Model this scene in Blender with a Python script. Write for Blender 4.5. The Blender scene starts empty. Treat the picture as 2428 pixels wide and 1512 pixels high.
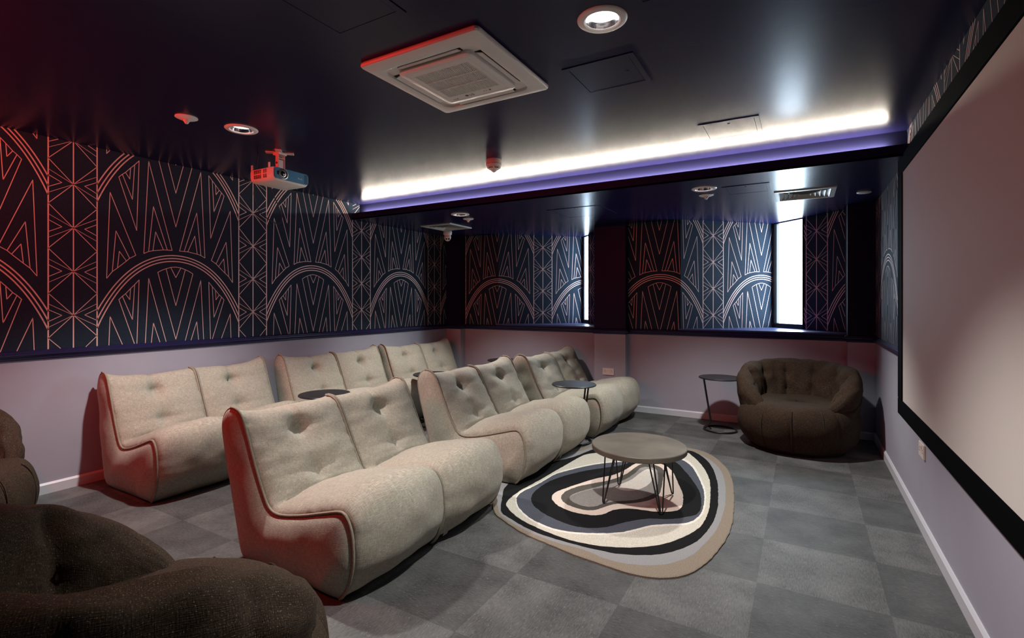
import bpy, bmesh, math, random
from mathutils import Vector, Matrix, noise

# ------------------------------------------------------------------ camera, world, exposure
sc = bpy.context.scene
COL = sc.collection
PI = math.pi
CAM_H = 1.3425
FPX, CXP, YHP, UVP = 1187.0, 1214.0, 715.0, 1903.0
YAW = math.atan((UVP - CXP) / FPX)
cam_d = bpy.data.cameras.new('camera')
cam_d.sensor_width = 36.0
cam_d.lens = FPX / 2428 * 36.0
cam_d.shift_y = -(756 - YHP) / 2428
cam_d.clip_start = 0.02
cam = bpy.data.objects.new('camera', cam_d)
COL.objects.link(cam)
cam.location = (0, 0, CAM_H)
cam.rotation_euler = (PI / 2, 0, YAW)
sc.camera = cam
world = bpy.data.worlds.new('world')
sc.world = world
world.use_nodes = True
world.node_tree.nodes['Background'].inputs[0].default_value = (0.75, 0.88, 1.0, 1)
world.node_tree.nodes['Background'].inputs[1].default_value = 1.0
sc.view_settings.view_transform = 'Standard'
sc.view_settings.look = 'None'
sc.view_settings.gamma = 1.0
sc.view_settings.use_curve_mapping = False
sc.view_settings.exposure = 0.0
sc.cycles.max_bounces = 8
sc.cycles.diffuse_bounces = 4
sc.cycles.glossy_bounces = 4
sc.cycles.sample_clamp_indirect = 4.0

# light levels
DOWN_W = 56.0        # watts of each downlight
COVE_E = 250.0        # white LED tape
RED_E = 285.0         # red LED tape
WIN_E = 20.0          # frosted daylight pane

# ------------------------------------------------------------------ geometry of the room
H = 2.5              # main ceiling
ZS = 2.305           # lower ceiling by the windows
XL, XR = -4.585, 0.612
YB, YF = -1.8, 6.07  # behind the camera / window wall
YC = 5.95            # face of the piers
YLIP, YFAS = 4.145, 4.265
ZR0, ZR1 = 0.944, 1.010   # dado rail
ZSILL = 1.025

F2 = Vector((-math.sin(YAW), math.cos(YAW)))
R2 = Vector((math.cos(YAW), math.sin(YAW)))
def px(u, v, z):
    """point of the photo that lies at height z"""
    d = (z - CAM_H) * FPX / (YHP - v)
    p = F2 * d + R2 * (d * (u - CXP) / FPX)
    return (p.x, p.y, z)

# ------------------------------------------------------------------ materials
def new_mat(name):
    m = bpy.data.materials.new(name)
    m.use_nodes = True
    nt = m.node_tree
    return m, nt, nt.nodes['Principled BSDF']

def mat(name, col, rough=0.5, metal=0.0, spec=0.5, noise_amt=0.0, noise_scale=20.0, bump=0.0, coat=0.0):
    m, nt, b = new_mat(name)
    b.inputs['Base Color'].default_value = (*col, 1)
    b.inputs['Roughness'].default_value = rough
    b.inputs['Metallic'].default_value = metal
    b.inputs['Specular IOR Level'].default_value = spec
    if coat:
        b.inputs['Coat Weight'].default_value = coat
        b.inputs['Coat Roughness'].default_value = 0.1
    if noise_amt or bump:
        tc = nt.nodes.new('ShaderNodeTexCoord')
        n = nt.nodes.new('ShaderNodeTexNoise')
        n.inputs['Scale'].default_value = noise_scale
        n.inputs['Detail'].default_value = 4
        nt.links.new(tc.outputs['Object'], n.inputs['Vector'])
        if noise_amt:
            r = nt.nodes.new('ShaderNodeValToRGB')
            r.color_ramp.elements[0].position = 0.3
            r.color_ramp.elements[1].position = 0.7
            r.color_ramp.elements[0].color = (*[c * (1 - noise_amt) for c in col], 1)
            r.color_ramp.elements[1].color = (*[min(1, c * (1 + noise_amt)) for c in col], 1)
            nt.links.new(n.outputs['Fac'], r.inputs[0])
            nt.links.new(r.outputs[0], b.inputs['Base Color'])
        if bump:
            bp = nt.nodes.new('ShaderNodeBump')
            bp.inputs['Strength'].default_value = bump
            bp.inputs['Distance'].default_value = 0.01
            nt.links.new(n.outputs['Fac'], bp.inputs['Height'])
            nt.links.new(bp.outputs[0], b.inputs['Normal'])
    return m

def emit(name, col, strength):
    m, nt, b = new_mat(name)
    b.inputs['Base Color'].default_value = (*col, 1)
    b.inputs['Emission Color'].default_value = (*col, 1)
    b.inputs['Emission Strength'].default_value = strength
    return m

def weave(name, c_dark, c_light, speck=0.0, c_speck=(0.4, 0.28, 0.16), thread=0.0022, rough=0.9, bump=0.35, slub=1.0):
    """woven cloth on the UV map, which is in metres"""
    m, nt, b = new_mat(name)
    N, L = nt.nodes, nt.links
    uv = N.new('ShaderNodeUVMap')
    def nz(sx, sy, detail, off=0.0):
        mp = N.new('ShaderNodeMapping')
        mp.inputs['Scale'].default_value = (sx, sy, 1)
        mp.inputs['Location'].default_value = (off, off * 0.7, 0)
        n = N.new('ShaderNodeTexNoise')
        n.inputs['Scale'].default_value = 1.0
        n.inputs['Detail'].default_value = detail
        L.new(uv.outputs[0], mp.inputs[0]); L.new(mp.outputs[0], n.inputs['Vector'])
        return n
    f = 1.0 / thread
    n1 = nz(f * 0.9, f * 0.10, 2)          # threads one way
    n2 = nz(f * 0.10, f * 0.9, 2, 3.1)     # and the other
    add = N.new('ShaderNodeMath'); add.operation = 'ADD'
    L.new(n1.outputs['Fac'], add.inputs[0]); L.new(n2.outputs['Fac'], add.inputs[1])
    big = nz(5.0, 5.0, 4, 7.7)
    sc_ = N.new('ShaderNodeMath'); sc_.operation = 'MULTIPLY'; sc_.inputs[1].default_value = 0.22
    L.new(big.outputs['Fac'], sc_.inputs[0])
    add2 = N.new('ShaderNodeMath'); add2.operation = 'ADD'
    L.new(add.outputs[0], add2.inputs[0]); L.new(sc_.outputs[0], add2.inputs[1])
    rp = N.new('ShaderNodeMapRange')
    rp.inputs['From Min'].default_value = 0.72; rp.inputs['From Max'].default_value = 1.55
    L.new(add2.outputs[0], rp.inputs['Value'])
    mix = N.new('ShaderNodeMix'); mix.data_type = 'RGBA'
    mix.inputs['A'].default_value = (*c_dark, 1); mix.inputs['B'].default_value = (*c_light, 1)
    L.new(rp.outputs[0], mix.inputs['Factor'])
    if slub:     # long pale slub threads both ways
        base = mix.outputs['Result']
        for k_, (a_, b_) in enumerate(((520.0, 24.0), (24.0, 520.0))):
            sl = nz(a_, b_, 1, 20.0 + 9 * k_)
            rs = N.new('ShaderNodeMapRange'); rs.inputs['From Min'].default_value = 0.60; rs.inputs['From Max'].default_value = 0.72
            rs.inputs['To Max'].default_value = 0.42 * slub
            L.new(sl.outputs['Fac'], rs.inputs['Value'])
            ms = N.new('ShaderNodeMix'); ms.data_type = 'RGBA'
            L.new(rs.outputs[0], ms.inputs['Factor']); L.new(base, ms.inputs['A'])
            ms.inputs['B'].default_value = (*[min(1, c * 1.45) for c in c_light], 1)
            base = ms.outputs['Result']
        mix = ms
    out = mix.outputs['Result']
    if speck:
        sp = nz(f * 1.0, f * 0.5, 1, 11.0)
        rr = N.new('ShaderNodeMapRange')
        rr.inputs['From Min'].default_value = 0.62; rr.inputs['From Max'].default_value = 0.80
        L.new(sp.outputs['Fac'], rr.inputs['Value'])
        mx = N.new('ShaderNodeMix'); mx.data_type = 'RGBA'
        L.new(rr.outputs[0], mx.inputs['Factor'])
        L.new(out, mx.inputs['A']); mx.inputs['B'].default_value = (*c_speck, 1)
        out = mx.outputs['Result']
    L.new(out, b.inputs['Base Color'])
    b.inputs['Roughness'].default_value = rough
    b.inputs['Specular IOR Level'].default_value = 0.2
    b.inputs['Sheen Weight'].default_value = 0.0 if speck else 0.1
    # fine over-under weave as relief
    w = N.new('ShaderNodeTexChecker')
    w.inputs['Scale'].default_value = f * 0.5
    L.new(uv.outputs[0], w.inputs['Vector'])
    ad3 = N.new('ShaderNodeMath'); ad3.operation = 'ADD'
    L.new(w.outputs['Fac'], ad3.inputs[0]); L.new(add.outputs[0], ad3.inputs[1])
    bp = N.new('ShaderNodeBump')
    bp.inputs['Strength'].default_value = bump
    bp.inputs['Distance'].default_value = 0.0015
    L.new(ad3.outputs[0], bp.inputs['Height']); L.new(bp.outputs[0], b.inputs['Normal'])
    return m

def tile_mat(name, col, along):
    m, nt, b = new_mat(name)
    N, L = nt.nodes, nt.links
    tc = N.new('ShaderNodeTexCoord')
    geo = N.new('ShaderNodeNewGeometry')
    def nz(s, detail):
        mp = N.new('ShaderNodeMapping'); mp.inputs['Scale'].default_value = s
        n = N.new('ShaderNodeTexNoise'); n.inputs['Scale'].default_value = 1; n.inputs['Detail'].default_value = detail
        L.new(geo.outputs['Position'], mp.inputs[0]); L.new(mp.outputs[0], n.inputs['Vector'])
        return n
    s1 = (30, 190, 1) if along == 'X' else (190, 30, 1)
    n1 = nz(s1, 5); n2 = nz((5, 5, 1), 4)
    a = N.new('ShaderNodeMath'); a.operation = 'MULTIPLY_ADD'
    L.new(n1.outputs['Fac'], a.inputs[0]); a.inputs[1].default_value = 0.9; L.new(n2.outputs['Fac'], a.inputs[2])
    r = N.new('ShaderNodeMapRange'); r.inputs['From Min'].default_value = 0.62; r.inputs['From Max'].default_value = 1.28
    L.new(a.outputs[0], r.inputs['Value'])
    mix = N.new('ShaderNodeMix'); mix.data_type = 'RGBA'
    mix.inputs['A'].default_value = (*[c * 0.50 for c in col], 1); mix.inputs['B'].default_value = (*[c * 1.5 for c in col], 1)
    L.new(r.outputs[0], mix.inputs['Factor'])
    # small pale flecks
    n3 = nz((70, 240, 1) if along == 'X' else (240, 70, 1), 2)
    r3 = N.new('ShaderNodeMapRange'); r3.inputs['From Min'].default_value = 0.63; r3.inputs['From Max'].default_value = 0.74
    L.new(n3.outputs['Fac'], r3.inputs['Value'])
    mx = N.new('ShaderNodeMix'); mx.data_type = 'RGBA'
    L.new(r3.outputs[0], mx.inputs['Factor']); L.new(mix.outputs['Result'], mx.inputs['A'])
    mx.inputs['B'].default_value = (*[min(1, c * 2.4) for c in col], 1)
    L.new(mx.outputs['Result'], b.inputs['Base Color'])
    b.inputs['Roughness'].default_value = 0.55
    b.inputs['Specular IOR Level'].default_value = 0.35
    bp = N.new('ShaderNodeBump'); bp.inputs['Strength'].default_value = 0.25; bp.inputs['Distance'].default_value = 0.002
    L.new(n1.outputs['Fac'], bp.inputs['Height']); L.new(bp.outputs[0], b.inputs['Normal'])
    return m

def pile_mat(name, col):
    m, nt, b = new_mat(name)
    N, L = nt.nodes, nt.links
    geo = N.new('ShaderNodeNewGeometry')
    n = N.new('ShaderNodeTexNoise'); n.inputs['Scale'].default_value = 260; n.inputs['Detail'].default_value = 3
    L.new(geo.outputs['Position'], n.inputs['Vector'])
    r = N.new('ShaderNodeMapRange'); r.inputs['From Min'].default_value = 0.3; r.inputs['From Max'].default_value = 0.7
    L.new(n.outputs['Fac'], r.inputs['Value'])
    mix = N.new('ShaderNodeMix'); mix.data_type = 'RGBA'
    mix.inputs['A'].default_value = (*[c * 0.72 for c in col], 1); mix.inputs['B'].default_value = (*[min(1, c * 1.2) for c in col], 1)
    L.new(r.outputs[0], mix.inputs['Factor']); L.new(mix.outputs['Result'], b.inputs['Base Color'])
    b.inputs['Roughness'].default_value = 1.0
    b.inputs['Specular IOR Level'].default_value = 0.1
    bp = N.new('ShaderNodeBump'); bp.inputs['Strength'].default_value = 0.7; bp.inputs['Distance'].default_value = 0.004
    L.new(n.outputs['Fac'], bp.inputs['Height']); L.new(bp.outputs[0], b.inputs['Normal'])
    return m

M = {}
M['navy_ceiling'] = mat('navy_gloss_ceiling', (0.012, 0.011, 0.052), rough=0.26, spec=0.19, noise_scale=3.0, bump=0.05)
M['navy_paint'] = mat('navy_gloss_paint', (0.010, 0.010, 0.036), rough=0.45, spec=0.12)
M['navy_rail'] = mat('navy_rail_paint', (0.013, 0.012, 0.060), rough=0.22)
M['wallpaper'] = mat('navy_wallpaper', (0.017, 0.029, 0.048), rough=0.7, spec=0.1, noise_amt=0.12, noise_scale=60)
M['rose_print'] = mat('rose_gold_print', (0.80, 0.56, 0.49), rough=0.45, metal=0.15)
M['grey_wall'] = mat('lavender_grey_paint', (0.385, 0.385, 0.455), rough=0.55, spec=0.3, noise_amt=0.03, noise_scale=4)
M['skirting'] = mat('pale_skirting_paint', (0.62, 0.63, 0.68), rough=0.35)
M['tile_a'] = tile_mat('grey_tile_sheen_dark', (0.072, 0.074, 0.073), 'X')  # same grey tile; its duller sheen direction is put into the base colour
M['tile_b'] = tile_mat('grey_tile_sheen_light', (0.104, 0.106, 0.104), 'Y')  # quarter-turned tile, its brighter sheen painted as a paler base colour
M['subfloor'] = mat('subfloor', (0.03, 0.03, 0.03), rough=0.9)
M['beige_cloth'] = weave('beige_tweed', (0.215, 0.198, 0.158), (0.46, 0.428, 0.350), thread=0.0022)
M['beige_piping'] = weave('beige_piping_cloth', (0.17, 0.148, 0.11), (0.36, 0.32, 0.25), thread=0.0022, slub=0)
M['brown_cloth'] = weave('brown_tweed', (0.012, 0.0075, 0.005), (0.066, 0.042, 0.026), speck=1.0, slub=0, c_speck=(0.30, 0.215, 0.13), thread=0.0025, bump=0.8)
M['brown_piping'] = weave('brown_piping_cloth', (0.015, 0.010, 0.007), (0.05, 0.034, 0.022), thread=0.003, slub=0)
M['black_base'] = mat('black_base_cloth', (0.008, 0.008, 0.008), rough=0.9)
M['black_metal'] = mat('black_powder_coat', (0.009, 0.009, 0.010), rough=0.35)
M['black_top'] = mat('black_table_top', (0.014, 0.014, 0.016), rough=0.4)
M['concrete'] = mat('taupe_concrete_top', (0.112, 0.097, 0.075), rough=0.5, noise_amt=0.22, noise_scale=7, bump=0.03)
M['white_plastic'] = mat('white_plastic', (0.88, 0.81, 0.76), rough=0.35)
M['cream_plastic'] = mat('cream_plastic', (0.76, 0.68, 0.62), rough=0.4)
M['brown_filter'] = mat('brown_filter_mesh', (0.13, 0.105, 0.09), rough=0.8)
M['dark_slot'] = mat('dark_slot', (0.006, 0.006, 0.006), rough=0.7)
M['chrome'] = mat('bright_reflector', (0.85, 0.86, 0.9), rough=0.12, metal=1.0)
M['steel'] = mat('brushed_steel', (0.55, 0.52, 0.5), rough=0.35, metal=1.0)
M['blue_front'] = mat('blue_metallic_front', (0.045, 0.17, 0.30), rough=0.3, metal=0.4)
M['lens'] = mat('lens_glass', (0.004, 0.004, 0.006), rough=0.06, spec=0.8)
M['black_frame'] = mat('black_velvet_frame', (0.002, 0.002, 0.0022), rough=0.9, spec=0.03)
M['screen'] = mat('matt_white_screen', (0.64, 0.595, 0.56), rough=0.75, spec=0.2)
M['alu'] = mat('grey_window_frame', (0.012, 0.015, 0.022), rough=0.35)
M['louvre'] = mat('white_louvre', (0.55, 0.52, 0.47), rough=0.4)
M['logo'] = mat('grey_logo', (0.07, 0.06, 0.06), rough=0.5)
M['logo_white'] = mat('pale_logo', (0.5, 0.6, 0.66), rough=0.5)
M['cable'] = mat('black_cable', (0.006, 0.006, 0.006), rough=0.6)
M['sill'] = mat('navy_gloss_sill', (0.045, 0.06, 0.20), rough=0.3)
M['pane'] = emit('frosted_daylight_pane', (0.66, 0.84, 1.0), WIN_E)
M['lamp'] = emit('lamp_disc', (1.0, 0.97, 0.95), 5.0)
M['led_white'] = emit('white_led_tape', (1.0, 0.90, 0.74), COVE_E)
M['led_red'] = emit('red_led_tape', (1.0, 0.035, 0.02), RED_E)
M['tag'] = mat('grey_fabric_tag', (0.35, 0.35, 0.33), rough=0.8)

# ------------------------------------------------------------------ mesh helpers
class MB:
    def __init__(s): s.v, s.f, s.uv = [], [], None
    def add(s, vs, fs):
        o = len(s.v); s.v += [tuple(p) for p in vs]; s.f += [tuple(i + o for i in f) for f in fs]; return s
    def box(s, x0, x1, y0, y1, z0, z1, T=None):
        p = [(x, y, z) for z in (z0, z1) for y in (y0, y1) for x in (x0, x1)]
        if T: p = [tuple(T @ Vector(q)) for q in p]
        return s.add(p, [(0, 2, 3, 1), (4, 5, 7, 6), (0, 1, 5, 4), (2, 6, 7, 3), (1, 3, 7, 5), (0, 4, 6, 2)])
    def quad(s, a, b, c, d): return s.add([a, b, c, d], [(0, 1, 2, 3)])
    def prism(s, poly, z0, z1):
        n = len(poly)
        vs = [(x, y, z0) for x, y in poly] + [(x, y, z1) for x, y in poly]
        fs = [tuple(reversed(range(n))), tuple(range(n, 2 * n))] + [(i, (i + 1) % n, n + (i + 1) % n, n + i) for i in range(n)]
        return s.add(vs, fs)
    def tube(s, pts, r, n=8, closed=False, caps=True):
        pts = [Vector(p) for p in pts]; m = len(pts); rings = []
        prev = None
        for i in range(m):
            a = pts[(i - 1) % m] if (closed or i) else pts[0]
            b = pts[(i + 1) % m] if (closed or i < m - 1) else pts[-1]
            t = (b - a).normalized()
            if prev is None:
                up = Vector((0, 0, 1)) if abs(t.z) < 0.9 else Vector((1, 0, 0))
                nrm = (up - t * up.dot(t)).normalized()
            else:
                nrm = (prev - t * prev.dot(t)).normalized()
            prev = nrm; bn = t.cross(nrm)
            rr = r[i] if isinstance(r, (list, tuple)) else r
            rings.append([pts[i] + (nrm * math.cos(2 * PI * k / n) + bn * math.sin(2 * PI * k / n)) * rr for k in range(n)])
        vs = [p for ring in rings for p in ring]
        fs = []
        for i in range(m if closed else m - 1):
            j = (i + 1) % m
            for k in range(n):
                l = (k + 1) % n
                fs.append((i * n + k, i * n + l, j * n + l, j * n + k))
        if not closed and caps:
            fs += [tuple(reversed(range(n))), tuple(range((m - 1) * n, m * n))]
        return s.add(vs, fs)
    def lathe(s, prof, n=32, c=(0, 0, 0)):
        vs, fs = [], []
        for r, z in prof:
            for k in range(n):
                a = 2 * PI * k / n
                vs.append((c[0] + r * math.cos(a), c[1] + r * math.sin(a), c[2] + z))
        for i in range(len(prof) - 1):
            for k in range(n):
                l = (k + 1) % n
                fs.append((i * n + k, i * n + l, (i + 1) * n + l, (i + 1) * n + k))
        return s.add(vs, fs)
    def grid(s, rows, closed_u=False):
        m, n = len(rows), len(rows[0])
        vs = [p for r in rows for p in r]; fs = []
        for i in range(m if closed_u else m - 1):
            for j in range(n - 1):
                a = i * n + j; b = ((i + 1) % m) * n + j
                fs.append((a, a + 1, b + 1, b))
        return s.add(vs, fs)
    def build(s, name, material, parent=None, smooth=False, bevel=0.0, kind=None, uv=None, loc=None, weld=False):
        me = bpy.data.meshes.new(name)
        me.from_pydata(s.v, [], s.f); me.validate()
        if uv:
            ul = me.uv_layers.new(name='UVMap')
            for lp in me.loops: ul.data[lp.index].uv = uv[lp.vertex_index]
        me.materials.append(M[material] if isinstance(material, str) else material)
        bm = bmesh.new(); bm.from_mesh(me)
        if weld: bmesh.ops.remove_doubles(bm, verts=bm.verts, dist=1e-5)
        bmesh.ops.recalc_face_normals(bm, faces=bm.faces)
        if bevel:
            bmesh.ops.bevel(bm, geom=[e for e in bm.edges if e.calc_face_angle(0) > 0.5], offset=bevel, segments=2, affect='EDGES', clamp_overlap=True)
        bm.to_mesh(me); bm.free()
        if smooth:
            me.polygons.foreach_set('use_smooth', [True] * len(me.polygons))
            if smooth == 'auto':
                try: me.set_sharp_from_angle(angle=0.7)
                except Exception: pass
        ob = bpy.data.objects.new(name, me)
        COL.objects.link(ob)
        if parent: ob.parent = parent
        if loc: ob.location = loc
        if kind: ob['kind'] = kind
        return ob

def tag(o, label, cat, group=None):
    o['label'] = label; o['category'] = cat
    if group: o['group'] = group
    return o

def thing(name, label, cat, loc=(0, 0, 0), rz=0.0, group=None):
    o = bpy.data.objects.new(name, None)
    o.empty_display_size = 0.1
    COL.objects.link(o); o.location = loc; o.rotation_euler = (0, 0, rz)
    return tag(o, label, cat, group)

def dup(root, label, loc, rz=None):
    r = root.copy(); COL.objects.link(r); r.location = loc
    if rz is not None: r.rotation_euler = (0, 0, rz)
    r['label'] = label
    for ch in list(root.children):
        c = ch.copy(); COL.objects.link(c); c.parent = r
        for g in list(ch.children):
            d = g.copy(); COL.objects.link(d); d.parent = c
    return r

def structure(o): o['kind'] = 'structure'; return o

def catmull(pts, n, closed=False):
    """n points evenly spaced along a smooth curve through pts (any dimension)"""
    P = [Vector(p) for p in pts]; m = len(P); dense = []
    segs = m if closed else m - 1
    for i in range(segs):
        p1, p2 = P[i], P[(i + 1) % m]
        p0 = P[(i - 1) % m] if (closed or i) else p1
        p3 = P[(i + 2) % m] if (closed or i + 2 < m) else p2
        for k in range(16):
            t = k / 16
            dense.append(0.5 * (2 * p1 + (p2 - p0) * t + (2 * p0 - 5 * p1 + 4 * p2 - p3) * t * t + (3 * p1 - p0 - 3 * p2 + p3) * t ** 3))
    dense.append(P[0].copy() if closed else P[-1].copy())
    L = [0.0]
    for a, b in zip(dense, dense[1:]): L.append(L[-1] + (b - a).length)
    out = []; j = 0; cnt = n if closed else n - 1
    for k in range(n):
        s = L[-1] * k / cnt
        while j < len(L) - 2 and L[j + 1] < s: j += 1
        d = L[j + 1] - L[j]
        out.append(dense[j].lerp(dense[j + 1], 0 if d == 0 else min(1, max(0, (s - L[j]) / d))))
    return out

def text_mesh(txt, size, name, material, parent, T, extrude=0.0004):
    cu = bpy.data.curves.new(name, 'FONT'); cu.body = txt; cu.size = size; cu.extrude = extrude; cu.align_x = 'LEFT'
    cu.resolution_u = 3
    tmp = bpy.data.objects.new('tmp_text', cu); COL.objects.link(tmp)
    dg = bpy.context.evaluated_depsgraph_get()
    me = bpy.data.meshes.new_from_object(tmp.evaluated_get(dg))
    bpy.data.objects.remove(tmp)
    me.transform(T); me.name = name
    me.materials.clear(); me.materials.append(M[material])
    ob = bpy.data.objects.new(name, me); COL.objects.link(ob); ob.parent = parent
    return ob

# ------------------------------------------------------------------ floor
TX, TY, X_LINE, Y_LINE = 0.517, 0.509, -0.19, 4.19
fl = structure(MB().box(XL - 0.1, XR + 0.1, YB - 0.1, 7.2, -0.06, -0.004).build('floor', 'subfloor'))
shared = {}
i0 = math.floor((XL - X_LINE) / TX); i1 = math.ceil((XR - X_LINE) / TX)
j0 = math.floor((YB - Y_LINE) / TY); j1 = math.ceil((YF - Y_LINE) / TY)
for i in range(i0, i1):
    for j in range(j0, j1):
        a, b = max(X_LINE + i * TX, XL), min(X_LINE + (i + 1) * TX, XR)
        c, d = max(Y_LINE + j * TY, YB), min(Y_LINE + (j + 1) * TY, YF)
        w, l = b - a, d - c
        if w < 0.01 or l < 0.01: continue
        key = (round(w, 3), round(l, 3), (i + j) % 2)
        if key not in shared:
            g = 0.00015
            o = MB().box(-w / 2 + g, w / 2 - g, -l / 2 + g, l / 2 - g, -0.004, 0).build('tile', 'tile_a' if key[2] == 0 else 'tile_b', fl)
            shared[key] = o.data
        else:
            o = bpy.data.objects.new('tile', shared[key]); COL.objects.link(o); o.parent = fl
        o.location = ((a + b) / 2, (c + d) / 2, 0)

# ------------------------------------------------------------------ ceilings with holes for the recessed fittings
def plate(x0, x1, y0, y1, z, holes, up=0.0):
    xs = sorted({x0, x1, *[v for h in holes for v in h[:2]]}); ys = sorted({y0, y1, *[v for h in holes for v in h[2:]]})
    m = MB()
    for a, b in zip(xs, xs[1:]):
        for c, d in zip(ys, ys[1:]):
            cx_, cy_ = (a + b) / 2, (c + d) / 2
            if any(h[0] < cx_ < h[1] and h[2] < cy_ < h[3] for h in holes): continue
            m.quad((a, c, z), (a, d, z), (b, d, z), (b, c, z))
    return m
DL_MAIN = [(-0.711, 1.962), (-3.257, 1.994)]
DL_LOW = [(-3.265, 4.486), (-0.725, 4.508)]
DIFF = [(-3.965, 5.15, 0.47), (0.015, 5.18, 0.47)]
hl = 0.0665
holes = [(x - hl, x + hl, y - hl, y + hl) for x, y in DL_MAIN]
structure(plate(XL - 0.05, XR + 0.05, YB, YFAS, H, holes).build('ceiling', 'navy_ceiling', weld=True))
holes = [(x - hl, x + hl, y - hl, y + hl) for x, y in DL_LOW] + [(x - s * .42, x + s * .42, y - s * .42, y + s * .42) for x, y, s in DIFF]
bulk = structure(plate(XL - 0.05, XR + 0.05, YLIP, 7.2, ZS, holes).build('ceiling_lower', 'navy_ceiling', weld=True))
cove = structure(MB().box(XL, XR, YLIP, YLIP + 0.014, ZS, 2.380).box(XL, XR, YLIP, YFAS, ZS + 0.001, 2.318)
                 .box(XL, XR, YFAS, YFAS + 0.05, ZS + 0.001, H).box(-4.52, 0.52, 4.226, 4.250, 2.318, 2.390).build('trim_1', 'navy_paint'))
m = MB().box(-4.50, 0.50, 4.232, 4.244, 2.3905, 2.3945)
tag(m.build('led_strip', 'led_white'), 'warm white LED tape lying in the ceiling cove before the windows', 'light')

# red cove on the opposite side of the room, behind the camera's view
YRED = 0.22
structure(MB().box(XL, XR, YB, YRED, ZS, H - 0.001).build('trim_2', 'navy_paint'))
m = MB().box(-4.4, -2.5, YRED, YRED + .006, 2.372, 2.390)
tag(m.build('led_strip', 'led_red'), 'red LED tape along the ceiling bulkhead opposite the windows', 'light')

# ------------------------------------------------------------------ walls
# window bays: a long reveal at 45 degrees and the window set square to it
bays = []
for fold_x, sm, wx0, wx1, end_x in ((-3.746, 4.154, -2.825, -2.669, -2.26), (-1.236, 6.664, -0.314, 0.013, 0.385)):
    cx_ = (sm - YF + fold_x) / 2
    bays.append(dict(fold=(fold_x, YF), deep=(cx_, sm - cx_), w0=(wx0, sm - wx0), w1=(wx1, sm - wx1), end=(end_x, sm - end_x)))
T = 0.10
wl = structure(MB().box(XL - T, XL, YB, 7.2, 0, ZR0 + .03).build('wall_left', 'grey_wall'))
wlu = MB().box(XL - T, XL, YB, 7.2, ZR0 + .03, H).build('upper_wall', 'wallpaper', wl)
wr = structure(MB().box(XR, XR + T, YB, 7.2, 0, ZR0 + .03).build('wall_right', 'grey_wall'))
wru = MB().box(XR, XR + T, YB, 7.2, ZR0 + .03, H).build('upper_wall', 'wallpaper', wr)
structure(MB().box(XL - T, XR + T, YB - T, YB, 0, H).build('wall_front', 'wallpaper'))
wb = structure(MB().box(XL, XR, YF, YF + T, 0, ZR0 + .03).build('wall_back', 'grey_wall'))
PIERS = [(XL, -4.325), (-2.26, -1.862), (0.385, XR)]
for a, b in PIERS:
    MB().box(a, b, YC, YF, 0, ZR0 + .03).build('pier', 'grey_wall', wb)
    MB().box(a, b, YC, YF + 0.40, ZR0 + .03, ZS).build('pier_upper', 'navy_paint', wb)
up = MB()
def vwall(a, b, z0, z1): up.quad((*a, z0), (*b, z0), (*b, z1), (*a, z1))
for k, b in enumerate(bays):
    start = (-4.325, YF) if k == 0 else (-1.862, YF)
    vwall(start, b['fold'], ZR0, ZS)
    vwall(b['fold'], b['deep'], ZR0, ZS)
    vwall(b['deep'], b['w0'], ZR0, ZS)
    vwall(b['w0'], b['w1'], ZR0, ZSILL + .03)
    vwall(b['w1'], b['end'], ZR0, ZS)
up.build('upper_wall', 'wallpaper', wb)
MB().box(XL - T, XR + T, 7.15, 7.2, 0, H).build('outer_skin', 'navy_paint', wb)
for k, b in enumerate(bays):
    (fx, fy), (dx, dy), (ex, ey) = b['fold'], b['deep'], b['end']
    MB().prism([(fx - .02, YF - .012), (ex + 0.0, YF - .012), (ex, ey), (dx, dy), (fx - .02, fy)], ZSILL - .02, ZSILL).build('window_sill', 'sill', wb)

# windows
for k, b in enumerate(bays):
    a, c = Vector(b['w0']), Vector(b['w1'])
    t = (c - a).normalized(); nrm = Vector((-t.y, t.x)) * -1     # into the room
    if nrm.y > 0: nrm = -nrm
    w = (c - a).length
    Tm = Matrix(((t.x, nrm.x, 0, a.x), (t.y, nrm.y, 0, a.y), (0, 0, 1, 0), (0, 0, 0, 1)))
    z0, z1 = ZSILL, ZS
    f = 0.035
    fr = MB().box(0, f, -.06, .012, z0, z1, Tm).box(w - f * .3, w, -.06, .012, z0, z1, Tm).box(0, w, -.06, .012, z0, z0 + .055, Tm).box(0, w, -.06, .012, z1 - .012, z1, Tm)
    wo = structure(fr.build('window_%d' % (k + 1), 'alu'))
    MB().box(f + .012, f + .024, -.03, .004, z0 + .055, z1 - .012, Tm).build('sash_rail', 'skirting' if k == 0 else 'alu', wo)
    MB().box(f * .6, w - f * .2, -.05, -.042, z0 + .05, z1 - .01, Tm).build('pane', 'pane', wo)

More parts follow.
